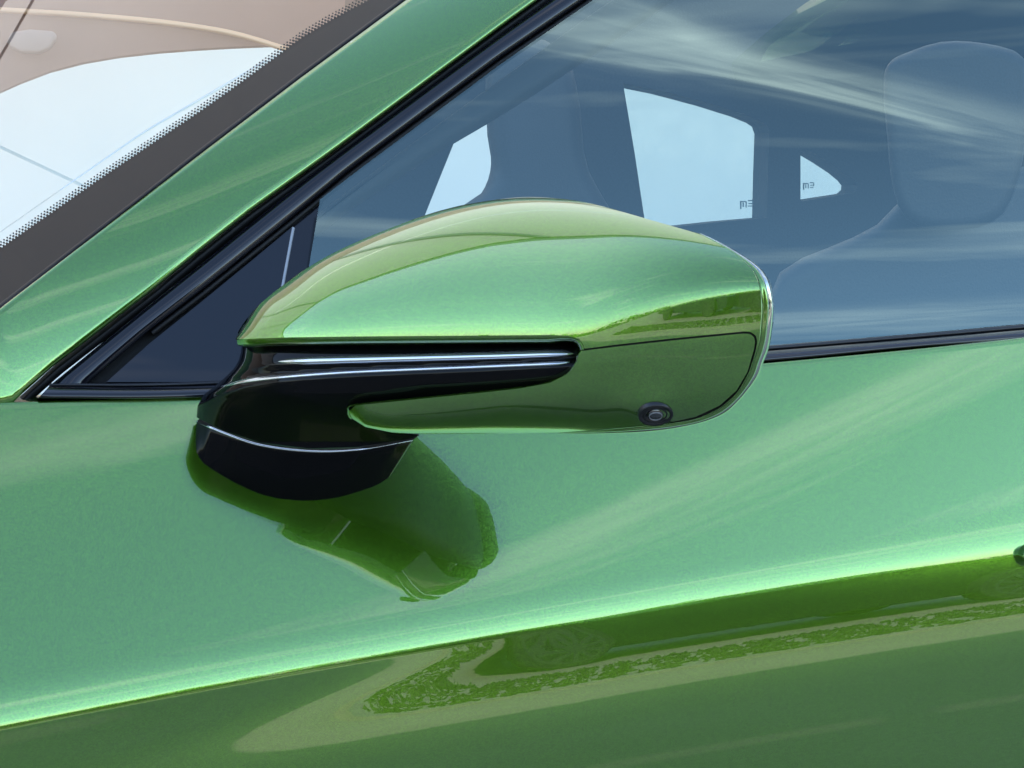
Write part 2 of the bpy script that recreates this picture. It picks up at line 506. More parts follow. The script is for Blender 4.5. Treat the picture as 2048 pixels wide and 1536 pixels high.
CAR_BODY_M = {}
def parked_car(loc, rz, colour, label):
    """saloon seen only as a reflection; x forward, y across"""
    root = empty('parked_car', loc)
    root.rotation_euler.z = rz
    tag(root, label, 'car', 'cars parked across the yard')
    pm = simple('parked_paint_%d' % len(CAR_BODY_M), colour, 0.4, spec=0.25, var=0.05, scale=3); CAR_BODY_M[label] = pm
    L, Wd = 4.6, 1.84
    low = [(-2.3, .32), (-2.32, .62), (-2.25, .86), (-1.95, .95), (-1.2, .99), (0.9, .98), (1.7, .88), (2.2, .74), (2.31, .5), (2.27, .3), (1.9, .24), (-1.9, .24)]
    rows = []
    for yy, k, zs in ((-Wd / 2 + .12, .95, .97), (-Wd / 2 + .02, .995, 1.0), (-Wd / 2, 1.0, 0.985), (0, 1.0, 1.04), (Wd / 2, 1.0, 0.985), (Wd / 2 - .02, .995, 1.0), (Wd / 2 - .12, .95, .97)):
        rows.append([(x * k, yy, .24 + (z - .24) * zs) for x, z in low])
    body = loft('body', rows, pm, root, closed=True, sharp=40, caps=True)
    cab = [(-1.95, .94), (-1.35, 1.33), (-.7, 1.44), (0.0, 1.44), (.45, 1.36), (1.15, .96)]
    rows = []
    for yy, kx, kz in ((-.80, 1, 1), (-.62, .93, 1.0), (0, .95, 1.03), (.62, .93, 1.0), (.80, 1, 1)):
        zz = 0.0
        rows.append([(x * kx if 0 < i < 5 else x, yy if i in (0, 5) else yy * .86, .94 + (z - .94) * kz) for i, (x, z) in enumerate(cab)])
    loft('cabin', rows, pm, root, sharp=40, caps=True)
    gm = simple('dark_glass', (0.01, 0.012, 0.014), 0.03, coat=1.0) if 'dark_glass' not in MATS else MATS['dark_glass']
    for s in (-1, 1):
        for poly in ([(-1.55, 1.02), (-1.15, 1.29), (-.55, 1.36), (-.5, 1.02)], [(-.42, 1.02), (-.47, 1.36), (.02, 1.36), (.36, 1.29), (.95, 1.02)]):
            P = [(x, s * (.815 - (z - .94) * .28), z) for x, z in poly]
            extrude_poly('window', P, np.array([0, s * 0.012, 0]), gm, root)
    tm = MATS.get('tyre') or simple('tyre', (0.015, 0.015, 0.015), 0.85)
    rm = MATS.get('rim_silver') or simple('rim_silver', (0.06, 0.06, 0.065), 0.5, metal=0.4)
    for wx in (-1.38, 1.42):
        for s in (-1, 1):
            bm = bmesh.new()
            bmesh.ops.create_cone(bm, cap_ends=True, segments=36, radius1=.335, radius2=.335, depth=.22, matrix=Matrix.Translation((wx, s * .84, .335)) @ Matrix.Rotation(math.pi / 2, 4, 'X'))
            me = bpy.data.meshes.new('wheel'); bm.to_mesh(me); bm.free()
            wh = link('wheel', me, tm, root)
            me.set_sharp_from_angle(angle=R(40))
            bevel(wh, .02)
            bm = bmesh.new()
            for q in range(10):
                a = q * math.tau / 10
                mt = Matrix.Translation((wx, s * .958, .335)) @ Matrix.Rotation(a, 4, 'Y') @ Matrix.Translation((0, 0, .12)) @ Matrix.Diagonal((.045, .016, .24, 1))
                bmesh.ops.create_cube(bm, size=1, matrix=mt)
            bmesh.ops.create_cone(bm, cap_ends=True, segments=20, radius1=.06, radius2=.05, depth=.03, matrix=Matrix.Translation((wx, s * .96, .335)) @ Matrix.Rotation(math.pi / 2, 4, 'X'))
            for q in range(28):
                a0, a1 = q * math.tau / 28, (q + 1) * math.tau / 28
                vv = [(wx + rr_ * math.cos(a_), s * .962, .335 + rr_ * math.sin(a_)) for rr_, a_ in ((.235, a0), (.265, a0), (.265, a1), (.235, a1))]
                bm.faces.new([bm.verts.new(v) for v in vv])
            me = bpy.data.meshes.new('rim'); bm.to_mesh(me); bm.free()
            link('rim', me, rm, wh, False)
    lm = MATS.get('tail_light') or simple('tail_light', (0.5, 0.02, 0.01), 0.2, coat=1.0)
    hm = MATS.get('head_light') or simple('head_light', (0.7, 0.7, 0.7), 0.1, coat=1.0)
    for s in (-1, 1):
        extrude_poly('tail_light', [(-2.295, s * .5, .72), (-2.295, s * .88, .74), (-2.27, s * .88, .86), (-2.27, s * .5, .85)], np.array([-.03, 0, 0]), lm, root)
        extrude_poly('headlight', [(2.19, s * .5, .60), (2.19, s * .86, .62), (2.12, s * .86, .74), (2.12, s * .5, .72)], np.array([.05, 0, 0]), hm, root)
    return root
parked_car((4.3, -6.9, 0), 0.0, (0.010, 0.011, 0.012), 'black parked saloon mirrored broadside in the lower door')
parked_car((-0.65, -7.0, 0), 0.0, (0.03, 0.03, 0.033), 'dark grey parked saloon at the left end of the reflected row of cars')
parked_car((-5.6, -7.1, 0), 0.0, (0.03, 0.035, 0.045), 'dark blue parked saloon mirrored beside the seam of the wing mirror')

def build_canopy():
    """long flat canopy over the far half of the car; its edge runs along the car"""
    z = 3.9
    y0, y1, x0, x1 = 2.0, 5.5, -26.0, 14.0
    root = empty('canopy', ((x0 + x1) / 2, 5.0, 0))
    inv = Matrix.Translation(root.location).inverted()
    sm, t, b = new_mat('translucent_canopy_sheet')
    b.inputs['Base Color'].default_value = (0.76, 0.76, 0.71, 1)
    b.inputs['Roughness'].default_value = 0.5
    tl = N(t, 'ShaderNodeBsdfTranslucent'); tl.inputs[0].default_value = (0.74, 0.74, 0.69, 1)
    mx = N(t, 'ShaderNodeMixShader'); mx.inputs[0].default_value = 0.40
    t.links.new(b.outputs[0], mx.inputs[1]); t.links.new(tl.outputs[0], mx.inputs[2])
    t.links.new(mx.outputs[0], t.nodes['Material Output'].inputs[0])
    wm = simple('fascia_tan', (0.42, 0.28, 0.17), 0.6, var=0.15, scale=4)
    pmx = simple('post_grey', (0.35, 0.34, 0.33), 0.6)
    off = np.array(root.location)
    n = 0
    xs = np.arange(x0, x1 - 0.01, 2.5)
    ys = [y0, 3.6, y1]
    g = 0.008
    for xa in xs:
        for ya, yb in zip(ys[:-1], ys[1:]):
            P = [(xa + g, ya + g, z), (xa + 2.5 - g, ya + g, z), (xa + 2.5 - g, yb - g, z), (xa + g, yb - g, z)]
            mesh('canopy_sheet', np.array(P) - off, [(0, 1, 2, 3)], sm, root, False)
        extrude_poly('rafter', np.array([(xa - .03, y0, z + .006), (xa + .03, y0, z + .006), (xa + .03, y1, z + .006), (xa - .03, y1, z + .006)]) - off, np.array([0, 0, 0.1]), pmx, root)
    extrude_poly('fascia', np.array([(x0, y0 - .05, z - .03), (x1, y0 - .05, z - .03), (x1, y0 - .002, z - .03), (x0, y0 - .002, z - .03)]) - off, np.array([0, 0, .12]), pmx, root)
    tag(root, 'pale translucent canopy with thin panel joints, mirrored along the top of the wing mirror', 'canopy')
build_canopy()

def build_wall():
    wm = simple('white_render', (0.70, 0.73, 0.72), 0.85, var=0.03, scale=1.5)
    pk = simple('rose_cladding', (0.62, 0.47, 0.40), 0.8, var=0.05, scale=1.5)
    tn = simple('tan_ledge', (0.80, 0.56, 0.36), 0.6, var=0.1, scale=4)
    x0, x1, y = -26.0, 14.0, 5.2
    root = empty('building', ((x0 + x1) / 2, y, 0))
    off = np.array(root.location)
    def slab(name, z0, z1, yy, th, mat, xa=x0, xb=x1):
        return extrude_poly(name, np.array([(xa, yy, z0), (xb, yy, z0), (xb, yy + th, z0), (xa, yy + th, z0)]) - off, np.array([0, 0, z1 - z0]), mat, root)
    slab('white_base', 0, 1.74, y, 0.25, wm)
    for xa in np.arange(x0, x1 - .1, 2.5):
        slab('cladding_panel', 1.865, 2.495, y + .02, 0.23, pk, xa + .006, xa + 2.494)
        slab('cladding_panel', 2.505, 3.89, y + .02, 0.23, pk, xa + .006, xa + 2.494)
    slab('ledge', 1.75, 1.855, y - .06, 0.30, tn)
    tag(root, 'white building wall with rose cladding and tan ledge, seen through the car windows', 'building')
build_wall()

# ================================================================== THE CAR
car = empty('car', (0.9, 1.35, 0))
tag(car, 'metallic green car with glossy black window trim and a green wing mirror', 'car')
CAR_OFF = np.array(car.location)
_link0 = link
def link(name, me, mat, parent=None, smooth=True):
    # everything below is written in world coordinates: shift it so that the part hangs off the car's own origin
    if parent is car:
        me.transform(Matrix.Translation(-Vector(CAR_OFF)))
    elif parent is not None and parent.parent is car:
        me.transform(Matrix.Translation(-Vector(CAR_OFF)))
    return _link0(name, me, mat, parent, smooth)

# ---------------------------------------------------------------- flank below the window line
YB = 0.732
def plan_curve(x):
    return 0.010 * (x - 0.25) ** 2
belt_px = [(0, 803), (200, 801), (400, 796), (1000, 766), (1531, 725), (1800, 699), (2048, 679)]
B3 = np.array([on_y(a, b, YB) for a, b in belt_px])
belt_c = np.polyfit(B3[:, 0], B3[:, 2], 2)
def z_belt(x):
    return np.polyval(belt_c, x)
crease_px = [(0, 1430), (307, 1381), (512, 1348), (768, 1307), (1000, 1266), (1256, 1225), (1512, 1184), (1768, 1146), (2048, 1110)]
bulge = 0.055
def make_crease(b):
    C3 = np.array([on_y(a, c, YB - b) for a, c in crease_px])
    return np.polyfit(C3[:, 0], C3[:, 2], 2)
E_TOP = 23.5
def e_above(q):
    return cinterp(q, [(0, 10.6), (0.025, 14.0), (0.07, 18), (0.16, 22.5), (0.6, 23), (1, 23.5)])
for _ in range(4):
    crease_c = make_crease(bulge)
    hgt = float(z_belt(0.35) - np.polyval(crease_c, 0.35))
    qq = np.linspace(0, 1, 60)
    bulge = float(np.mean(np.tan(np.radians(e_above(qq)))) * hgt)
def z_crease(x):
    return np.polyval(crease_c, x)
def e_below(q, x):
    # concave scoop under the swage line, fading out rearwards
    s = np.clip((x - 0.03) / 0.22, 0, 1)
    A = 11.5 * (1 - s) ** 0.8
    wd = 0.0235 - 0.0165 * s
    base = 8.5 - 122 * q if q < 0.07 else -0.04 - 60 * (q - 0.07)
    return base - A * math.exp(-(q / wd) ** 2)
def side_profile(x):
    """list of (y, z) from the window line down to the sill"""
    zb, zc_ = float(z_belt(x)), float(z_crease(x))
    y0 = YB + float(plan_curve(x))
    TW = 1 - 0.9 * (min(max(x, -0.3), 0.75) - 0.25)      # the shoulder flattens towards the rear
    pts = []
    rad = 0.0012
    pts.append((y0 + 0.03, zb + 0.0004))
    for a in np.linspace(88, E_TOP, 6):
        # rolled top edge
        pts.append((y0 + rad * (math.sin(R(90 - E_TOP)) - math.sin(R(90 - a))), zb - rad * (math.sin(R(90)) - math.sin(R(a)))))
    y, z = pts[-1]
    n = 46
    hh = z - zc_
    zs = np.linspace(z, zc_, n)
    for i in range(1, n):
        q = (0.5 * (zs[i] + zs[i - 1]) - zc_) / hh
        y -= math.tan(R(8.6 + (float(e_above(max(q, 0))) - 8.6) * TW)) * (zs[i - 1] - zs[i])
        pts.append((y, zs[i]))
    ci = len(pts) - 1
    z = zc_; 
    dq = np.r_[np.full(60, 0.0018), np.full(30, 0.012)]
    q = 0.0
    for s in dq:
        q += s
        y -= math.tan(R(e_below(q - s / 2, x))) * s
        z -= s
        pts.append((y, z))
    return pts, ci
XS = np.r_[np.linspace(-0.75, -0.1, 20, endpoint=False), np.linspace(-0.1, 1.1, 110, endpoint=False), np.linspace(1.1, 2.2, 30)]
prof = []
for x in XS:
    p, CI = side_profile(x)
    prof.append([(x, y, z) for y, z in p])
prof = np.array(prof)
body = loft('body_side', prof, PAINT, car)
tag(body, 'green sculpted door and wing panel with a sharp swage line')
def flank_D(px, py):
    """depth at which the ray meets the flank"""
    v = ray(px, py)
    lo, hi = 0.3, 1.6
    def f(D):
        p = CAM + v * (D / v.dot(d_))
        i = np.clip(np.searchsorted(XS, p[0]), 1, len(XS) - 1)
        t = (p[0] - XS[i - 1]) / (XS[i] - XS[i - 1])
        pr = prof[i - 1] * (1 - t) + prof[i] * t
        yy = np.interp(-p[2], -pr[:, 2], pr[:, 1])
        return p[1] - yy
    for _ in range(40):
        mid = 0.5 * (lo + hi)
        if f(mid) > 0:
            hi = mid
        else:
            lo = mid
    return 0.5 * (lo + hi)

# ---------------------------------------------------------------- greenhouse plane
TAU = R(27)
GP = np.array([0.4, YB + 0.012, float(z_belt(0.4))])
GN = np.array([0.0, -math.cos(TAU), math.sin(TAU)])
def gh(px, py, off=0.0):
    """point on the side-glass plane, moved outwards by off (metres) before unprojecting"""
    return on_plane(px, py, GP + GN * off, GN)
def strip(name, lines, mat, parent, n=60, smooth=True, sharp=None, curve=False):
    rows = []
    for pts, off in lines:
        rs = smooth_curve(pts, n) if curve else resample(pts, n)
        rows.append([gh(a, b, off) for a, b in rs])
    return loft(name, rows, mat, parent, smooth=smooth, sharp=sharp)
def shift(pts, dx, dy):
    return [(a + dx, b + dy) for a, b in pts]

pil_low = [(-60, 804), (20, 804), (109, 724), (224, 635), (300, 576), (391, 500), (495, 417), (600, 341), (662, 296), (1000, 44), (1069, -6), (1300, -172), (1500, -300)]
trim_up = [(75, 797), (104, 768), (300, 608), (400, 529), (600, 367), (688, 300), (1000, 70), (1100, 0), (1340, -172), (1540, -300)]
trim_lo = [(152, 797), (173, 768), (300, 660), (400, 583), (626, 401), (700, 340), (1000, 116), (1176, -4), (1430, -172), (1630, -300)]
glass_up = [(640, 399), (710, 343), (1000, 127), (1189, -3), (1443, -172), (1643, -300)]

# ---------------------------------------------------------------- A-pillar and roof rail
pil_up = [(-60, 664), (0, 620), (154, 499), (300, 386), (412, 300), (600, 157), (814, -1), (1040, -165), (1230, -300)]
n = 90
Lo = np.array([gh(a, b, 0.006) for a, b in resample(pil_low, n)])
# the upper edge lies further in along the windscreen: deeper by the pillar's own slant
up_px = resample(pil_up, n)
PIL_DEEP = 0.009
Up = []
lo_px = resample(pil_low, n)
for (a, b), P in zip(up_px, Lo):
    D0 = (P - CAM).dot(d_)
    Up.append(pt(a, b, D0 + PIL_DEEP - 0.03 * 0))
Up = np.array(Up)
rows = []
tang = np.gradient(0.5 * (Lo + Up), axis=0); tang /= np.linalg.norm(tang, axis=1)[:, None]
acr = Up - Lo
nrm = np.cross(tang, acr); nrm /= np.linalg.norm(nrm, axis=1)[:, None]
if nrm[40].dot(CAM - Lo[40]) < 0:
    nrm = -nrm
acr_u = acr / np.linalg.norm(acr, axis=1)[:, None]
# return flange along the lower edge (dark green line), then the crowned outer skin
for a_, h_ in ((0.006, -0.012), (0.001, -0.0055), (-0.0012, -0.0028), (-0.0012, -0.0012)):
    rows.append(Lo + acr_u * a_ + nrm * h_)
for s in np.linspace(0, 1, 16):
    h = 0.0012 * 4 * s * (1 - s)
    rows.append(Lo + acr * s + nrm * h)
rows.append(Up + nrm * -0.004 + acr_u * 0.001)
pillar = loft('a_pillar', rows, PAINT, car)
tag(pillar, 'slanting green windscreen pillar')
# ---------------------------------------------------------------- windscreen
pd = Up[60] - Up[20]; pd /= np.linalg.norm(pd)
inw = np.array([-0.25, 0.93, 0.11]); inw /= np.linalg.norm(inw)
WN = np.cross(pd, inw); WN /= np.linalg.norm(WN)
if WN[2] < 0:
    WN = -WN
WP = Up[30] - WN * 0.006
def ws(px, py, off=0.0):
    return on_plane(px, py, WP + WN * off, WN)
def ws_strip(name, lines, mat, parent, n=60):
    return loft(name, [[ws(a, b, o) for a, b in resample(p, n)] for p, o in lines], mat, parent)
gask_lo = shift(pil_up, 1.5, 1.5)
gask_up = [(-60, 652), (0, 608), (141, 499), (300, 377), (399, 299), (600, 147), (803, -3), (1029, -165), (1219, -300)]
def roll(c0, c1, px_per=0.0):
    return c0
edge0 = Up[8]; edge1 = Up[-1]
WV = [edge0 + pd * -0.1 - WN * 0.006, edge1 - WN * 0.006]
glassV = [WV[0], WV[1], WV[1] + inw * 1.0, WV[0] + inw * 1.0]
windshield = mesh('windshield', glassV, [(0, 1, 2, 3)], WGLASS, car, False)
tag(windshield, 'pale tinted windscreen with a dotted black border')
frit_in = [(-60, 541), (0, 498), (205, 355), (410, 217), (490, 160), (574, 98), (604, 76), (660, 42), (742, -2), (860, -66), (1050, -170), (1250, -280)]
fr = ws_strip('frit_band', [(gask_up, -0.0012), (frit_in, -0.0012)], FRIT, windshield)
gk = ws_strip('gasket', [(gask_lo, -0.003), (shift(gask_lo, -2, -2), 0.0022), ([((a + c) / 2, (b + e) / 2) for (a, b), (c, e) in zip(resample(gask_lo, 60), resample(gask_up, 60))], 0.003), (gask_up, 0.0012), (shift(gask_up, -1, -1), -0.001)], RUBBER, windshield)
# printed dots along the border
bm = bmesh.new()
fl = resample(frit_in, 205)
for i in range(1, 204):
    t2 = fl[i + 1] - fl[i - 1]; t2 /= np.linalg.norm(t2)
    n2 = np.array([t2[1], -t2[0]]); n2 = -n2 if n2[1] > 0 else n2
    for k, (rad, dst) in enumerate(((2.9, 1.0), (2.5, 6.0), (1.9, 10.6))):
        c2 = fl[i] + n2 * dst + t2 * (k % 2) * 4.0
        if c2[0] < -40 or c2[0] > 1100:
            continue
        bm.faces.new([bm.verts.new(Vector(ws(c2[0] + rad * math.cos(a), c2[1] + rad * math.sin(a), -0.0012)) - Vector(CAR_OFF)) for a in np.linspace(0, math.tau, 7)[:-1]])
me = bpy.data.meshes.new('frit_dots'); bm.to_mesh(me); bm.free()
fd = _link0('frit_dots', me, FRIT, windshield, False)
fd['kind'] = 'stuff'
FILM = simple('film_edge', (0.42, 0.46, 0.45), 0.6)
ws_strip('film_edge', [([(-60, 505), (0, 463), (287, 262), (533, 119)], -0.0016), ([(-60, 508.0), (0, 466.0), (287, 265), (533, 121.0)], -0.0016)], FILM, windshield, 20)

# ---------------------------------------------------------------- window trim
pl_s = pil_low[1:]
seal = strip('pillar_seal', [(shift(pl_s, 3, 4), -0.010), (shift(pl_s, 6, 10), -0.003), (shift(pl_s, 9, 14), -0.002), (shift(pl_s, 14, 24), -0.009)], RUBBER, car, 90)
t_up, t_lo = resample(trim_up[1:], 90), resample(trim_lo[1:], 90)
lines = []
for s, o in ((-0.02, -0.010), (0.0, -0.001), (0.05, 0.0012), (0.30, 0.0020), (0.62, 0.0017), (0.93, 0.0005), (1.0, -0.0015), (1.02, -0.010)):
    lines.append((t_up * (1 - s) + t_lo * s, o))
ptrim = strip('pillar_trim', lines, TRIM, car, 90)
mo = shift(trim_lo[2:], 2, 3)
mould = strip('window_seal', [(shift(mo, -2, -3), -0.010), (shift(mo, -1, -1), -0.003), (shift(mo, 2, 2.5), -0.0015), (shift(mo, 6, 7), -0.004), (shift(mo, 8, 9), -0.012)], RUBBER, car, 90)
# belt mouldings: a lower bright-edged bar and a dark wiper strip above it
bt_top = [(98, 773), (400, 771.5), (1000, 742), (1540, 701), (1800, 680), (2048, 659), (2500, 618)]
bt_bot = [(75, 798), (400, 795.5), (1000, 764), (1531, 724), (1800, 698), (2048, 678), (2500, 640)]
bt_wip = [(98, 767), (400, 763), (1000, 732), (1540, 691), (1800, 670), (2048, 648), (2500, 607)]
a_, b_ = smooth_curve(bt_top, 90), smooth_curve(bt_bot, 90)
lines = []
for s, o in ((-0.02, -0.012), (0.0, 0.004), (0.06, 0.0065), (0.5, 0.0085), (0.86, 0.0095), (0.95, 0.008), (1.0, 0.003), (1.04, -0.012)):
    lines.append((a_ * (1 - s) + b_ * s, o))
btrim = strip('belt_trim', lines, TRIM, car, 90)
c_ = smooth_curve(bt_wip, 90)
lines = []
for s, o in ((-0.05, -0.012), (0.0, 0.0012), (0.3, 0.003), (0.75, 0.0026), (1.0, 0.001), (1.05, -0.012)):
    lines.append((c_ * (1 - s) + a_ * s, o))
wiper = strip('window_wiper_strip', lines, SATIN, car, 90)
# panel joint under the moulding
bj = smooth_curve(bt_bot, 90)
strip('belt_joint', [(bj + [0, -2], -0.008), (bj + [0, 1], -0.002), (bj + [0, 4.5], -0.004), (bj + [0, 6], -0.02)], RUBBER, car, 90)

# corner glass and its post
cg = [(213, 764), (300, 686), (400, 606), (500, 524), (584, 454), (573, 513), (562, 573), (545, 665), (527, 764)]
cgo = extrude_poly('corner_window', [gh(a, b, -0.003) for a, b in cg], GN * -0.004, CORNER, car)
cgo.data.set_sharp_from_angle(angle=R(30))
tag(cgo, 'black glossy corner quarter light in front of the mirror')
gap = [(150, 780), (300, 655), (626, 395), (660, 372), (640, 420), (584, 460), (213, 772), (160, 800)]
extrude_poly('corner_recess', [gh(a, b, -0.010) for a, b in gap], GN * -0.004, RUBBER, car)
edge = strip('corner_edge', [([(584, 454), (562, 573), (527, 764)], -0.0032), ([(586.5, 454), (564.5, 573), (529.5, 764)], -0.0022), ([(590, 456), (568, 573), (533, 764)], -0.006)], simple('bright_edge', (0.25, 0.26, 0.28), 0.25, coat=0.5), car, 30)
post = [(586, 452), (600, 430), (640, 397), (618, 534), (598, 660), (580, 764), (530, 764), (564, 573)]
po = extrude_poly('window_post', [gh(a, b, -0.0065) for a, b in post], GN * -0.006, TRIM, car)
po.data.set_sharp_from_angle(angle=R(30))

# side glass
sg = [(640, 399), (710, 345), (1000, 129), (1189, -2), (1443, -172), (1643, -300), (2600, -420), (2600, 600), (2048, 655), (1540, 698), (1000, 740), (578, 768), (618, 534)]
UPV = np.array([0.0, math.sin(TAU), math.cos(TAU)])
def glass_D(px, py):
    out = []
    for a, b in zip(np.atleast_1d(px), np.atleast_1d(py)):
        p = gh(a, b, -0.007)
        h = float(np.clip((p - GP).dot(UPV) / 0.36, 0, 1))
        # the pane is barrel-curved: it leans out a little between sill and roof rail
        q = on_plane(a, b, GP + GN * (-0.007 + 0.014 * 4 * h * (1 - h)), GN)
        out.append((q - CAM).dot(d_))
    return np.array(out)
side_glass = lifted('side_window', sg, glass_D, SGLASS, car, 22.0, 0.0, 16.0)
tag(side_glass, 'blue tinted front side window reflecting wispy clouds')

# ---------------------------------------------------------------- inside of the car
YF = 2.02
def far(px, py, Y=YF):
    return on_y(px, py, Y)
def holed_sheet(name, outer, holes, Y, mat, parent, thick=0.05):
    pts, edges = [], []
    def ring(p):
        s = len(pts)
        pts.extend(Vector(q) for q in p)
        edges.extend((s + i, s + (i + 1) % len(p)) for i in range(len(p)))
    ring(outer)
    for h in holes:
        ring(h)
    vs, es, fs, *_ = delaunay_2d_cdt(pts, edges, [], 1, 1e-6)
    P2 = np.array([tuple(v) for v in vs])
    keep = []
    for f in fs:
        c = P2[list(f)].mean(0)[None]
        if not any(inside(np.array(h, float), c)[0] for h in holes):
            keep.append(tuple(f))
    o = mesh(name, [far(a, b, Y) for a, b in P2], keep, mat, parent, False)
    m = o.modifiers.new('solid', 'SOLIDIFY'); m.thickness = thick; m.offset = 1
    return o
H1 = [(1010, 200), (985, 232), (907, 288), (880, 355), (830, 480), (1010, 480)]
H2 = [(1246, 166), (1330, 183), (1420, 207), (1490, 229), (1522, 242), (1534, 250), (1539, 265), (1536, 350), (1534, 436), (1450, 443), (1367, 452), (1330, 458), (1293, 460), (1287, 425), (1270, 310)]
H3 = [(1601, 292), (1630, 307), (1660, 325), (1690, 345), (1708, 360), (1716, 370), (1715, 379), (1706, 387), (1660, 394), (1601, 403)]
fs_ = holed_sheet('side_lining', [(690, -60), (2500, -60), (2500, 900), (520, 900), (520, 450), (690, 310)], [H1, H2, H3], YF, DARKIN, car)
for nm, h in (('rear_door_window', H2), ('quarter_window', H3)):
    big = np.array(h, float); cc = big.mean(0); big = cc + (big - cc) * 1.12
    mesh(nm, [far(a, b, YF + 0.03) for a, b in big], [tuple(range(len(big)))], FGLASS, car, False)
# maker's etchings in the corners of the far panes
ET = simple('glass_etching', (0.16, 0.22, 0.24), 0.8)
def etching(px, py, sc_, seed):
    rnd = random.Random(seed)
    bm = bmesh.new()
    for (x, y, wd, hh) in ((0, 0, 3, 16), (0, 0, 13, 2.5), (5, 3, 3, 9), (11, 2, 2.5, 11), (16, -2, 9, 2.5), (17, 4, 8, 2.2), (16, 9, 9, 2.2), (24, -1, 2.4, 8)):
        q = [(px + sc_ * x, py + sc_ * y), (px + sc_ * (x + wd), py + sc_ * y), (px + sc_ * (x + wd), py + sc_ * (y + hh)), (px + sc_ * x, py + sc_ * (y + hh))]
        bm.faces.new([bm.verts.new(Vector(far(a, b, YF + 0.026)) - Vector(CAR_OFF)) for a, b in q])
    me = bpy.data.meshes.new('glass_etching'); bm.to_mesh(me); bm.free()
    _link0('glass_etching', me, ET, car, False)
etching(1480, 402, 1.0, 1)
etching(1606, 366, 0.85, 2)
# roof lining above the far side, seen through the windscreen
curve = [(-260, 330), (-60, 222), (0, 183), (40, 165), (100, 142), (170, 124), (240, 112), (320, 103), (400, 97), (470, 93), (545, 90), (690, 88), (690, -50), (-260, -50)]
hl = mesh('headliner', [far(a, b, YF - 0.05) for a, b in curve], [tuple(range(len(curve)))], HEADLINER, car, False)
m = hl.modifiers.new('solid', 'SOLIDIFY'); m.thickness = 0.03
# tan strip curving across the lining and a pale grab handle
TAN_STRIP = simple('tan_strip', (0.80, 0.46, 0.25), 0.5)
pc = smooth_curve([(-60, 14), (0, 20), (150, 29), (300, 42), (400, 55), (470, 68), (540, 88), (640, 122)], 40)
loft('headliner_strip', [[far(a, b + o, YF - 0.055 - k) for a, b in pc] for o, k in ((-6, 0.0), (-3, .006), (2, .008), (6, 0.0))], TAN_STRIP, hl)
gh_c = [(12, 88), (22, 64), (60, 58), (108, 62), (116, 74), (100, 96), (80, 106), (40, 104)]
extrude_poly('grab_handle', [far(a, b, YF - 0.075) for a, b in gh_c], np.array([0, 0.02, 0]), simple('handle_pale', (0.34, 0.25, 0.21), 0.6), hl, 0.004)
# inner pillar trim along the near glass
ip = [(560, 480), (800, 300), (1000, 155), (1189, 20), (1450, -160), (1560, -160), (1215, 75), (1093, 156), (1000, 214), (900, 272), (700, 402), (590, 490)]
extrude_poly('pillar_lining', [on_plane(a, b, GP - GN * 0.07, GN) for a, b in ip], GN * -0.02, simple('pillar_cloth', (0.07, 0.07, 0.075), 0.9), car, 0.004)
# seats
def seat_solid(name, poly, Y, thick, mat, parent, bev):
    P = [on_y(a, b, Y) for a, b in poly]
    return extrude_poly(name, P, (np.mean(P, axis=0) - CAM) / np.linalg.norm(np.mean(P, axis=0) - CAM) * thick, mat, parent, bev, seg=5)
far_seat = seat_solid('passenger_seat', smooth_curve([(968, 100), (972, 240), (976, 290), (986, 335), (988, 349), (975, 372), (944, 402), (900, 440), (860, 620), (1200, 620), (1240, 470), (1175, 330), (1160, 200), (1130, 100), (1050, 70), (968, 100)], 40)[:-1], 1.62, 0.30, LEATHER, car, 0.03)
near_seat = seat_solid('driver_seat', smooth_curve([(1500, 700), (1530, 600), (1550, 548), (1592, 518), (1684, 481), (1751, 447), (1800, 400), (1900, 360), (2100, 330), (2300, 420), (2350, 700), (1900, 740), (1500, 700)], 40)[:-1], 0.98, 0.44, LEATHER, car, 0.03)
hr = seat_solid('headrest', smooth_curve([(1768, 120), (1766, 200), (1772, 260), (1780, 350), (1800, 425), (1832, 452), (1866, 461), (1920, 462), (1958, 457), (1995, 440), (2019, 410), (2045, 330), (2060, 200), (2050, 110), (1900, 80), (1768, 120)], 40)[:-1], 0.94, 0.26, LEATHER, near_seat, 0.03)
# floor pan, dashboard and roof keep daylight out of the cabin
mesh('cabin_floor', [(-0.4, 0.72, 0.35), (2.6, 0.72, 0.35), (2.6, 2.1, 0.35), (-0.4, 2.1, 0.35)], [(0, 1, 2, 3)], DARKIN, car, False)
dash_pts = [(-0.35, 0.80), (0.10, 0.80), (0.22, 0.74), (0.25, 0.60), (-0.35, 0.55)]
extrude_poly('dashboard', [(x, 0.78, z) for x, z in dash_pts], np.array([0, 1.25, 0]), DARKIN, car, 0.02)
rr = []
for x, z in ((0.95, 1.325), (1.3, 1.375), (1.9, 1.37), (2.6, 1.27)):
    rr.append([(x, y, z - 0.10 * ((y - 1.4) / 0.62) ** 2) for y in np.linspace(0.80, 2.0, 12)])
roof = loft('roof', rr, PAINT, car)
m = roof.modifiers.new('solid', 'SOLIDIFY'); m.thickness = 0.03
mesh('cabin_bulkhead', [(2.6, 0.8, 0.35), (2.6, 2.05, 0.35), (2.6, 2.05, 1.27), (2.6, 0.8, 1.27)], [(0, 1, 2, 3)], DARKIN, car, False)
# near sill lining below the glass hides the hollow door
mesh('door_lining', [(-0.4, 0.72, 0.35), (2.6, 0.72, 0.35), (2.6, 0.72, 0.94), (-0.4, 0.72, 0.90)], [(0, 1, 2, 3)], DARKIN, car, False)

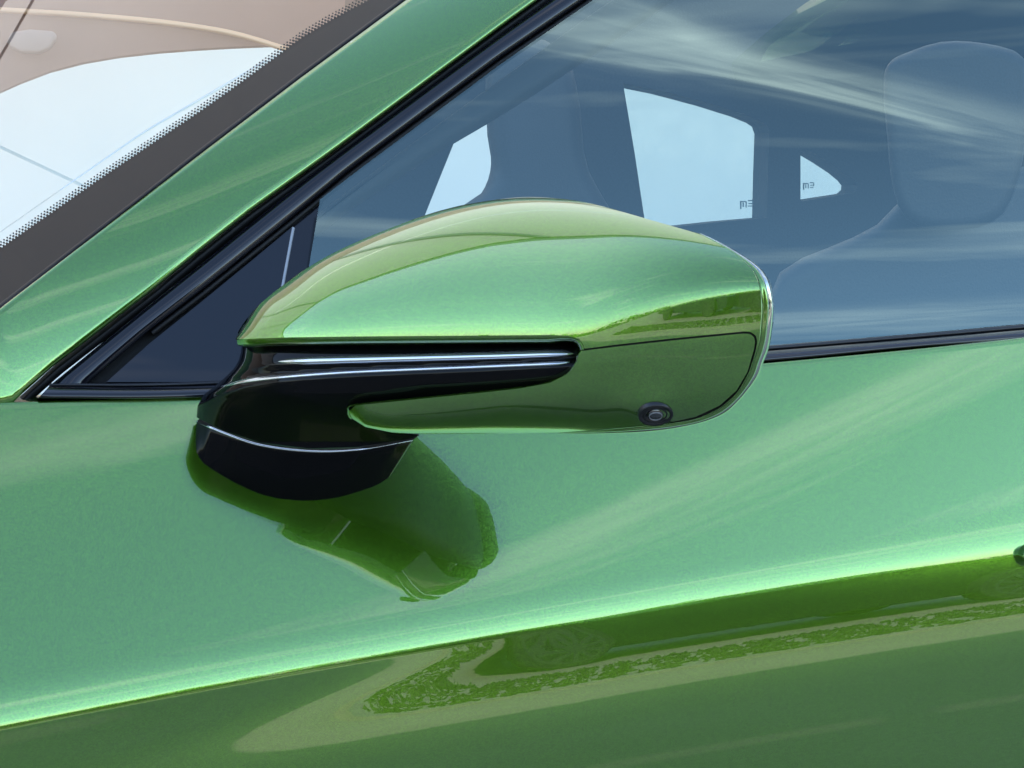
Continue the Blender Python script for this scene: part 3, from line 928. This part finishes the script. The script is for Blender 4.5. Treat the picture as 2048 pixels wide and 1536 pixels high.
# ---------------------------------------------------------------- wing mirror
cap_top = [(471, 678), (480, 657), (508, 620), (555, 579), (618, 534), (700, 490), (829, 438), (900, 416), (960, 404), (1048, 394), (1136, 399), (1206, 413), (1312, 443), (1400, 468)]
rim_line = [(1400, 468), (1459, 501), (1498, 532), (1514, 559), (1521, 587), (1523, 616), (1521, 645), (1517, 684), (1505, 723), (1494, 752), (1470, 790), (1436, 818), (1392, 838), (1340, 847), (1295, 851), (1200, 860), (1115, 866)]
TT = [(440, 705), (471, 671), (508, 615), (555, 574), (618, 529), (700, 485), (829, 434), (960, 400.5), (1048, 391.5), (1136, 393), (1220, 401), (1312, 418), (1400, 441), (1500, 474), (1600, 520)]
RR = [(455, 690), (700, 692), (1000, 694), (1160, 684), (1300, 634), (1420, 600), (1530, 582), (1600, 578)]
BB = [(455, 720), (690, 835), (731, 858), (789, 868), (850, 871), (1115, 872), (1300, 885), (1400, 890), (1500, 870), (1600, 800)]
DR = [(455, 0.64593), (560, 0.62749), (700, 0.60923), (850, 0.59155), (1000, 0.57361), (1150, 0.55549), (1300, 0.54250), (1420, 0.53640), (1530, 0.53350), (1600, 0.5325)]
DT = [(455, 0.024), (560, 0.0370), (640, 0.0466), (740, 0.0551), (850, 0.0622), (970, 0.0666), (1090, 0.0671), (1200, 0.0633), (1320, 0.0552), (1430, 0.044), (1600, 0.0323)]
DB = [(455, .006), (700, .022), (850, .038), (1000, .050), (1200, .055), (1400, .050), (1600, .045)]
def shell_D(px, py):
    px = np.asarray(px, float); py = np.asarray(py, float)
    T, Rr, B = cspline(px, TT), cspline(px, RR), cinterp(px, BB)
    D0 = cspline(px, DR)
    t = np.clip((Rr - py) / np.maximum(Rr - T, 1), 0, 0.9995)
    u = np.clip((py - Rr) / np.maximum(B - Rr, 1), 0, 0.9995)
    g1 = 1 - np.sqrt(1 - t ** 2.0)
    g2 = 1 - (1 - u ** 2.7) ** (1 / 2.7)
    D = np.where(py < Rr, D0 + cspline(px, DT) * g1, D0 + cinterp(px, DB) * g2)
    # swelling round the camera
    q = ((px - 1286) / 58.0) ** 2 + ((py - 818) / 44.0) ** 2
    D = D - 0.0034 * np.exp(-q)
    return D
cap_low = [(1513, 672), (1491, 662), (1344, 676), (1240, 688), (1168, 697), (1166, 688), (1158, 677), (1137, 671), (1100, 669), (900, 671), (700, 673), (560, 676), (485, 679), (475, 679)]
seam = [(1162, 701.5), (1240, 692), (1344, 680.5), (1487, 666.5), (1500, 667.5), (1508, 673), (1511, 683), (1508, 700), (1496, 744), (1474, 782), (1440, 812), (1392, 834), (1340, 844)]
rim_s = smooth_curve(rim_line, 90)
cap_poly = list(map(tuple, smooth_curve(cap_top, 120))) + list(map(tuple, smooth_curve(rim_line[:8], 40)))[1:] + [(1514.5, 690)] + cap_low[1:]
# cap: everything above the seam, plus the narrow strip that runs down beside the camera cover
strip_out = [tuple(p) for p in smooth_curve(rim_line, 120)]
seam_out = [(1168, 697.5), (1240, 688.5), (1344, 677), (1487, 663), (1502, 664), (1511.5, 671), (1514.5, 683), (1511.5, 701), (1499, 746), (1476.5, 785), (1441.5, 815.5), (1393, 837.3)]
k_end = int(np.argmin([abs(p[0] - 1394) + abs(p[1] - 837.6) for p in strip_out]))
cap_poly = [tuple(p) for p in smooth_curve(cap_top, 130)] + strip_out[1:k_end] + seam_out[::-1][1:] + [(1167, 690), (1159, 678), (1137, 671.5), (1100, 670), (900, 671.5), (700, 673), (560, 675), (485, 678)]
cap = lifted('wing_mirror', cap_poly, shell_D, PAINT, car, 5.0, 0.0)
tag(cap, 'green wing mirror with black arm and small camera')
# rolled lip below the cap, over the black arm
lip = [(474, 679), (485, 678), (560, 675), (700, 673), (900, 671.5), (1100, 670), (1137, 671.5), (1152, 675), (1161, 682), (1166, 692), (1168, 699)]
lp = smooth_curve(lip, 110)
LT = np.gradient(lp, axis=0); LT /= np.linalg.norm(LT, axis=1)[:, None]
LN = np.stack([-LT[:, 1], LT[:, 0]], 1)
LD = shell_D(lp[:, 0], lp[:, 1])
rows = []
for off, dd in ((0, 0.0), (2.5, 0.00012), (6, 0.0007), (11, 0.0018), (15, 0.0034), (17.5, 0.006), (17.5, 0.012), (14, 0.03)):
    taper = np.interp(lp[:, 0], [474, 500, 1100, 1168], [0.75, 1, 1, 0.55])
    Q = lp + LN * (off * taper)[:, None]
    rows.append([pt(a, b, D + dd) for (a, b), D in zip(Q, LD)])
loft('cap_lip', rows, PAINT, cap)
# camera cover and lower lobe
low_poly = [(1164, 701.8), (1240, 692.5), (1344, 681), (1487, 667), (1500, 668), (1507.5, 673.5), (1510.3, 683), (1507.5, 700), (1495, 743.5), (1473, 781), (1439.5, 811), (1392, 833.5), (1340, 845), (1295, 850), (1200, 859), (1115, 865.5), (980, 867.5), (850, 868), (789, 866), (731, 854), (704, 837), (697, 823), (711, 811), (850, 797), (960, 786), (1040, 777), (1100, 766), (1137, 747), (1154, 724), (1158, 708)]
lower = lifted('camera_cover', low_poly, shell_D, PAINT, cap, 5.0, 0.006)
# dark joint behind the seam
rows = []
sm_ = smooth_curve(seam, 90)
for off, dd in ((-4, 0.0025), (4, 0.0025)):
    tt = np.gradient(sm_, axis=0); tt /= np.linalg.norm(tt, axis=1)[:, None]
    nn2 = np.stack([-tt[:, 1], tt[:, 0]], 1)
    Q = sm_ + nn2 * off
    rows.append([pt(a, b, D + dd) for (a, b), D in zip(Q, shell_D(sm_[:, 0], sm_[:, 1]))])
loft('panel_joint', rows, RUBBER, cap)
# bright turned edge of the lower lobe beside the arm
ed = smooth_curve([(1164, 701), (1157, 712), (1154, 724), (1137, 747), (1100, 766), (1040, 777), (960, 786), (850, 797), (711, 811), (699, 820), (698, 828), (704, 837)], 90)
tt = np.gradient(ed, axis=0); tt /= np.linalg.norm(tt, axis=1)[:, None]
nn2 = np.stack([tt[:, 1], -tt[:, 0]], 1)
ED = shell_D(ed[:, 0], ed[:, 1])
sgn = -1 if (ed + nn2 * 3)[40, 1] > ed[40, 1] else 1
rows = []
for off, dd in ((0.0, 0.0001), (2.0, 0.0007), (3.6, 0.002), (4.2, 0.006), (3.0, 0.02)):
    Q = ed + nn2 * off * sgn
    rows.append([pt(a, b, D + dd) for (a, b), D in zip(Q, ED)])
loft('cover_edge', rows, PAINT, cap)
# rim band and bezel
outer = [(1400, 466), (1439, 484), (1478, 506), (1509, 526), (1527, 542), (1541, 565), (1547, 591), (1549, 614), (1546, 651), (1538, 694), (1527, 724), (1515, 756), (1478, 803), (1442, 832), (1380, 852), (1295, 865), (1185, 868.5), (1115, 867)]
c0 = smooth_curve(rim_line, 140); c1 = smooth_curve(outer, 140)
D0 = shell_D(c0[:, 0], c0[:, 1])
def band(name, prof_, mat):
    rows = []
    for s, dd in prof_:
        Q = c0 * (1 - s) + c1 * s
        rows.append([pt(a, b, D + dd) for (a, b), D in zip(Q, D0)])
    return loft(name, rows, mat, cap)
band('rim', [(0.0, 0.0), (0.05, 0.0004), (0.12, 0.0018), (0.22, 0.0026), (0.34, 0.0022), (0.46, 0.0024), (0.56, 0.0040), (0.60, 0.0075), (0.60, 0.014)], PAINT)
band('bezel', [(0.55, 0.009), (0.70, 0.0090), (0.84, 0.0100), (0.94, 0.0125), (1.0, 0.017), (1.0, 0.022), (0.92, 0.030), (0.5, 0.034)], CHROME)
# roof of the housing rolling away behind the crest, rear shell and glass
ct = smooth_curve(cap_top, 120)
DTp = shell_D(ct[:, 0], ct[:, 1])
rows = [[pt(a, b, D) for (a, b), D in zip(ct, DTp)]]
for k, (dd, dy) in enumerate(((0.003, 0.8), (0.007, 2.5), (0.011, 5))):
    fac = np.interp(ct[:, 0], [471, 600, 1300, 1400], [0.1, 1, 1, 0.5])
    rows.append([pt(a, b + dy * f_, D + dd * f_) for (a, b), D, f_ in zip(ct, DTp, fac)])
loft('housing_flange', rows, PAINT, cap)
# rear half of the housing: a green shell that turns blunt towards the outboard end, where the glass sits
def back_D(px, py):
    px = np.asarray(px, float); py = np.asarray(py, float)
    T, B = cspline(px, TT), cinterp(px, BB)
    s = np.clip((py - (T + B) / 2) / np.maximum((B - T) / 2, 1), -0.999, 0.999)
    th = cinterp(px, [(455, .001), (600, .008), (900, .014), (1200, .020), (1440, .026), (1495, .024), (1515, .016), (1530, .006)])
    edge_ = np.maximum(shell_D(px, T + 2), shell_D(px, B - 2))
    return edge_ + th * np.sqrt(1 - np.abs(s) ** 3)
back = [tuple(p) for p in ct] + [tuple(p) for p in c0[1:]] + [(980, 867), (850, 866), (789, 862), (740, 846), (700, 815), (620, 770), (520, 710)]
lifted('housing_back', back, back_D, SATIN, cap, 9.0, 0.0, 8.0)
gl_p = [pt(a, b, D) for a, b, D in ((1508, 575, .546), (1513, 620, .546), (1508, 690, .546), (1497, 690, .556), (1500, 620, .557), (1496, 580, .556))]
extrude_poly('mirror_glass', gl_p, r_ * 0.002, MIRRORG, cap)

# camera eye
lc = pt(1311, 829, float(shell_D(1311, 829)))
_pl = lambda a, b: pt(a, b, float(shell_D(a, b)))
ln = np.cross(_pl(1317, 829) - _pl(1305, 829), _pl(1311, 835) - _pl(1311, 823)); ln /= np.linalg.norm(ln)
if ln.dot(lc - CAM) > 0:
    ln = -ln
ax_major = r_ * math.cos(R(34)) + up * math.sin(R(34))
man = -fw * 0.62 + (r_ * math.sin(R(34)) - up * math.cos(R(34))) * 0.78
ln = 0.82 * ln + 0.18 * man; ln /= np.linalg.norm(ln)
ax_major = ax_major - ln * ln.dot(ax_major); ax_major /= np.linalg.norm(ax_major)
lv = np.cross(ln, ax_major)
lc = lc + ln * 0.0001
def ring(rad, h):
    return [lc + (ax_major * math.cos(a) + lv * math.sin(a)) * rad + ln * h for a in np.linspace(0, math.tau, 41)[:-1]]
loft('camera_ring', [ring(0.00672, -.005), ring(0.00672, .0002), ring(0.00638, .0007), ring(0.00560, .0007), ring(0.00526, .0002), ring(0.00459, .0), ring(0.00437, .0005), ring(0.00403, .0005), ring(0.00381, -.0004), ring(0.00314, -.0006)], SATIN, cap, closed=True)
loft('camera_lens', [ring(0.00325, -.0006), ring(0.00291, .0003), ring(0.00202, .0008), ring(0.00090, .0010), ring(0.00011, .00105)], LENS, cap, closed=True)
loft('lens_ring', [ring(0.00258, .0006), ring(0.00235, .0011), ring(0.00213, .0007)], simple('lens_trim', (0.12, 0.12, 0.13), 0.3), cap, closed=True)

# black arm
arm_poly = [(484, 684), (700, 680), (1000, 678), (1100, 678), (1146, 684), (1160, 700), (1158, 724), (1140, 752), (1100, 772), (960, 792), (850, 803), (720, 815), (706, 824), (712, 838), (735, 851), (789, 863), (840, 870), (824, 877), (716, 894), (618, 897), (521, 885), (448, 861), (393, 835), (395, 812), (408, 789), (430, 772), (450, 755), (468, 737), (477, 722), (482, 704)]
S1 = [(470, 728), (560, 722), (1000, 709), (1140, 704), (1200, 702)]
S2 = [(380, 800), (440, 772), (510, 759), (672, 745), (1000, 730), (1140, 722), (1200, 718)]
def arm_D(px, py):
    px = np.asarray(px, float); py = np.asarray(py, float)
    base = cspline(np.clip(px, 400, 1600), [(380, .6625)] + DR) + 0.0010
    y1, y2 = cinterp(px, S1), cinterp(px, S2)
    gap_ = np.maximum(y2 - y1, 6)
    s = (py - y1) / gap_
    upv = np.array([(-2.2, .0115), (-1.0, .0095), (-0.5, .0066), (-0.1, .0052), (0.3, .0045), (0.55, .0047), (0.72, .0047), (1.0, .0028)])
    a = cinterp(np.clip(s, -2.2, 1.0), upv)
    q = np.maximum(py - y2, 0)
    bl = cinterp(np.clip(q, 0, 200), [(0, .0028), (5, .0021), (12, .0017), (24, .0024), (50, .0075), (90, .0165), (140, .0290), (200, .044)])
    amp = np.interp(px, [393, 480, 600, 720, 850], [0.12, 0.14, 0.25, 0.6, 1.0])
    bl = .0028 + (bl - .0028) * np.where(bl > .0028, amp, 1.0)
    D = base + np.where(py < y2, a, bl)
    # the neck turns round towards the body at its left end
    lx = cinterp(py, [(684, 484), (704, 482), (722, 477), (737, 468), (755, 450), (772, 430), (789, 408), (812, 395), (835, 393), (900, 393)])
    e = np.clip(1 - (px - lx + 2) / 70.0, 0, 1)
    D = D + 0.020 * (1 - np.sqrt(1 - np.minimum(e, .999) ** 2.6))
    f = np.clip((py - 785) / 100.0, 0, 1)
    D = D + 0.022 * f ** 1.3 * np.interp(px, [393, 480, 600, 720, 850], [0.2, 0.7, 1.0, 0.8, 0.2])
    # nose at the right-hand end
    e2 = np.clip((px - 1085) / 75.0, 0, 1)
    D = D + 0.006 * e2 ** 2.2
    return D
arm = lifted('mirror_arm', arm_poly, arm_D, GLOSS, cap, 4.0, 0.026)
tag(arm, 'glossy black arm')
GLINT = simple('painted_glint', (0.42, 0.43, 0.45), 0.06, metal=0.9)  # pale metal for highlights put on as strips, arm and foot
def bead(name, pts, hw, rise):  # reflected sky streak on the black arm, added as a bright raised strip
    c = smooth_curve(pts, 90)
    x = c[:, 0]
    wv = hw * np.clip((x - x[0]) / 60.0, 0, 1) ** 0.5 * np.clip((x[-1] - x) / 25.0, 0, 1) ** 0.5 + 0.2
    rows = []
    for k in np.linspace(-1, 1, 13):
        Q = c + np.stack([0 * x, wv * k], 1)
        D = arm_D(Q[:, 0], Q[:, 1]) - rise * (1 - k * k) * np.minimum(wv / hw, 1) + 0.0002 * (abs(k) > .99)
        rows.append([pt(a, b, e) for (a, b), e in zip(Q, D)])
    return loft(name, rows, GLINT, cap)
bead('arm_glint', [(556, 723), (700, 719), (850, 715), (1000, 711), (1100, 708), (1148, 707)], 8.5, 0.0014)
bead('arm_glint', [(440, 773), (510, 759), (672, 745), (850, 737), (1000, 731), (1100, 727), (1140, 724)], 4.5, 0.0009)
# foot on the door
foot_top = smooth_curve([(390, 843), (448, 868), (521, 892), (618, 904), (716, 901), (826, 882)], 70)
foot_bot = smooth_curve([(389, 918), (394, 933), (448, 965), (521, 998), (594, 1010), (667, 1005), (741, 984), (768, 971)], 70)
fbD = np.array([flank_D(a, b) for a, b in foot_bot])
ftD = np.interp(foot_top[:, 0], [390, 420, 480, 560, 640, 720, 790, 826], [.010, -.001, -.009, -.013, -.014, -.012, -.006, .004])
ftD = ftD + np.interp(np.linspace(0, 1, 70), np.linspace(0, 1, 70), fbD)
def with_ends(px_, D_):
    L = [(px_[0] + [dx, 0], D_[0] + dd) for dx, dd in ((6, .040), (3, .018), (1.2, .007), (0.3, .002))]
    Rr_ = [(px_[-1] + [dx, 0], D_[-1] + dd) for dx, dd in ((-0.5, .002), (-2, .006), (-6, .016), (-12, .036))]
    Q = [p for p, _ in L] + list(px_) + [p for p, _ in Rr_]
    DD = [e for _, e in L] + list(D_) + [e for _, e in Rr_]
    return np.array([pt(a, b, D) for (a, b), D in zip(Q, DD)])
T3 = with_ends(foot_top, ftD)
B3_ = with_ends(foot_bot, fbD + 0.003)
rows = []
out = -d_
for s in np.linspace(0, 1, 14):
    rows.append(T3 * (1 - s) + B3_ * s + out * (0.0010 * 4 * s * (1 - s)))
zz = np.array([0, 0, 1.0])
rows2 = [T3 + d_ * 0.03 + zz * .0012, T3 + d_ * 0.0020 + zz * .0012, T3 + d_ * 0.0010 + zz * .0010, T3 + d_ * 0.0003 + zz * .0005] + rows
foot = loft('mirror_foot', rows2, GLOSS, cap)
tag(foot, 'black foot fixed to the door')
# highlight put on as a thin silver strip along the foot's upper edge
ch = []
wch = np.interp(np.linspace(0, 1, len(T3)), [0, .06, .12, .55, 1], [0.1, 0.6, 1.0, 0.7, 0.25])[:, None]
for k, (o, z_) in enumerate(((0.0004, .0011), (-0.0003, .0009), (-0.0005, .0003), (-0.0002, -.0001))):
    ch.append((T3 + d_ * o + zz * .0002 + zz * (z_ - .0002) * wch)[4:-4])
loft('foot_glint', ch, GLINT, cap)
# dark plug in the folding joint between arm and foot
jt = [(398, 838), (448, 862), (521, 886), (618, 898), (716, 895), (836, 872), (826, 880), (716, 900), (618, 903), (521, 891), (448, 867), (394, 845)]
jp = [pt(a, b, 0.705) for a, b in jt]
extrude_poly('folding_joint', jp, d_ * 0.02, RUBBER, cap)

# ---------------------------------------------------------------- door handle at the right-hand edge of the picture
hd = flank_D(2056, 1112)
hp = [pt(a, b, hd - 0.004) for a, b in ((2040, 1112), (2044, 1099), (2060, 1092), (2300, 1060), (2420, 1050), (2440, 1066), (2420, 1090), (2300, 1104), (2060, 1134), (2045, 1128))]
extrude_poly('door_handle', [p + np.array([0, -0.004, 0]) for p in hp], np.array([0, 0.03, 0]), PAINT, body, 0.003)
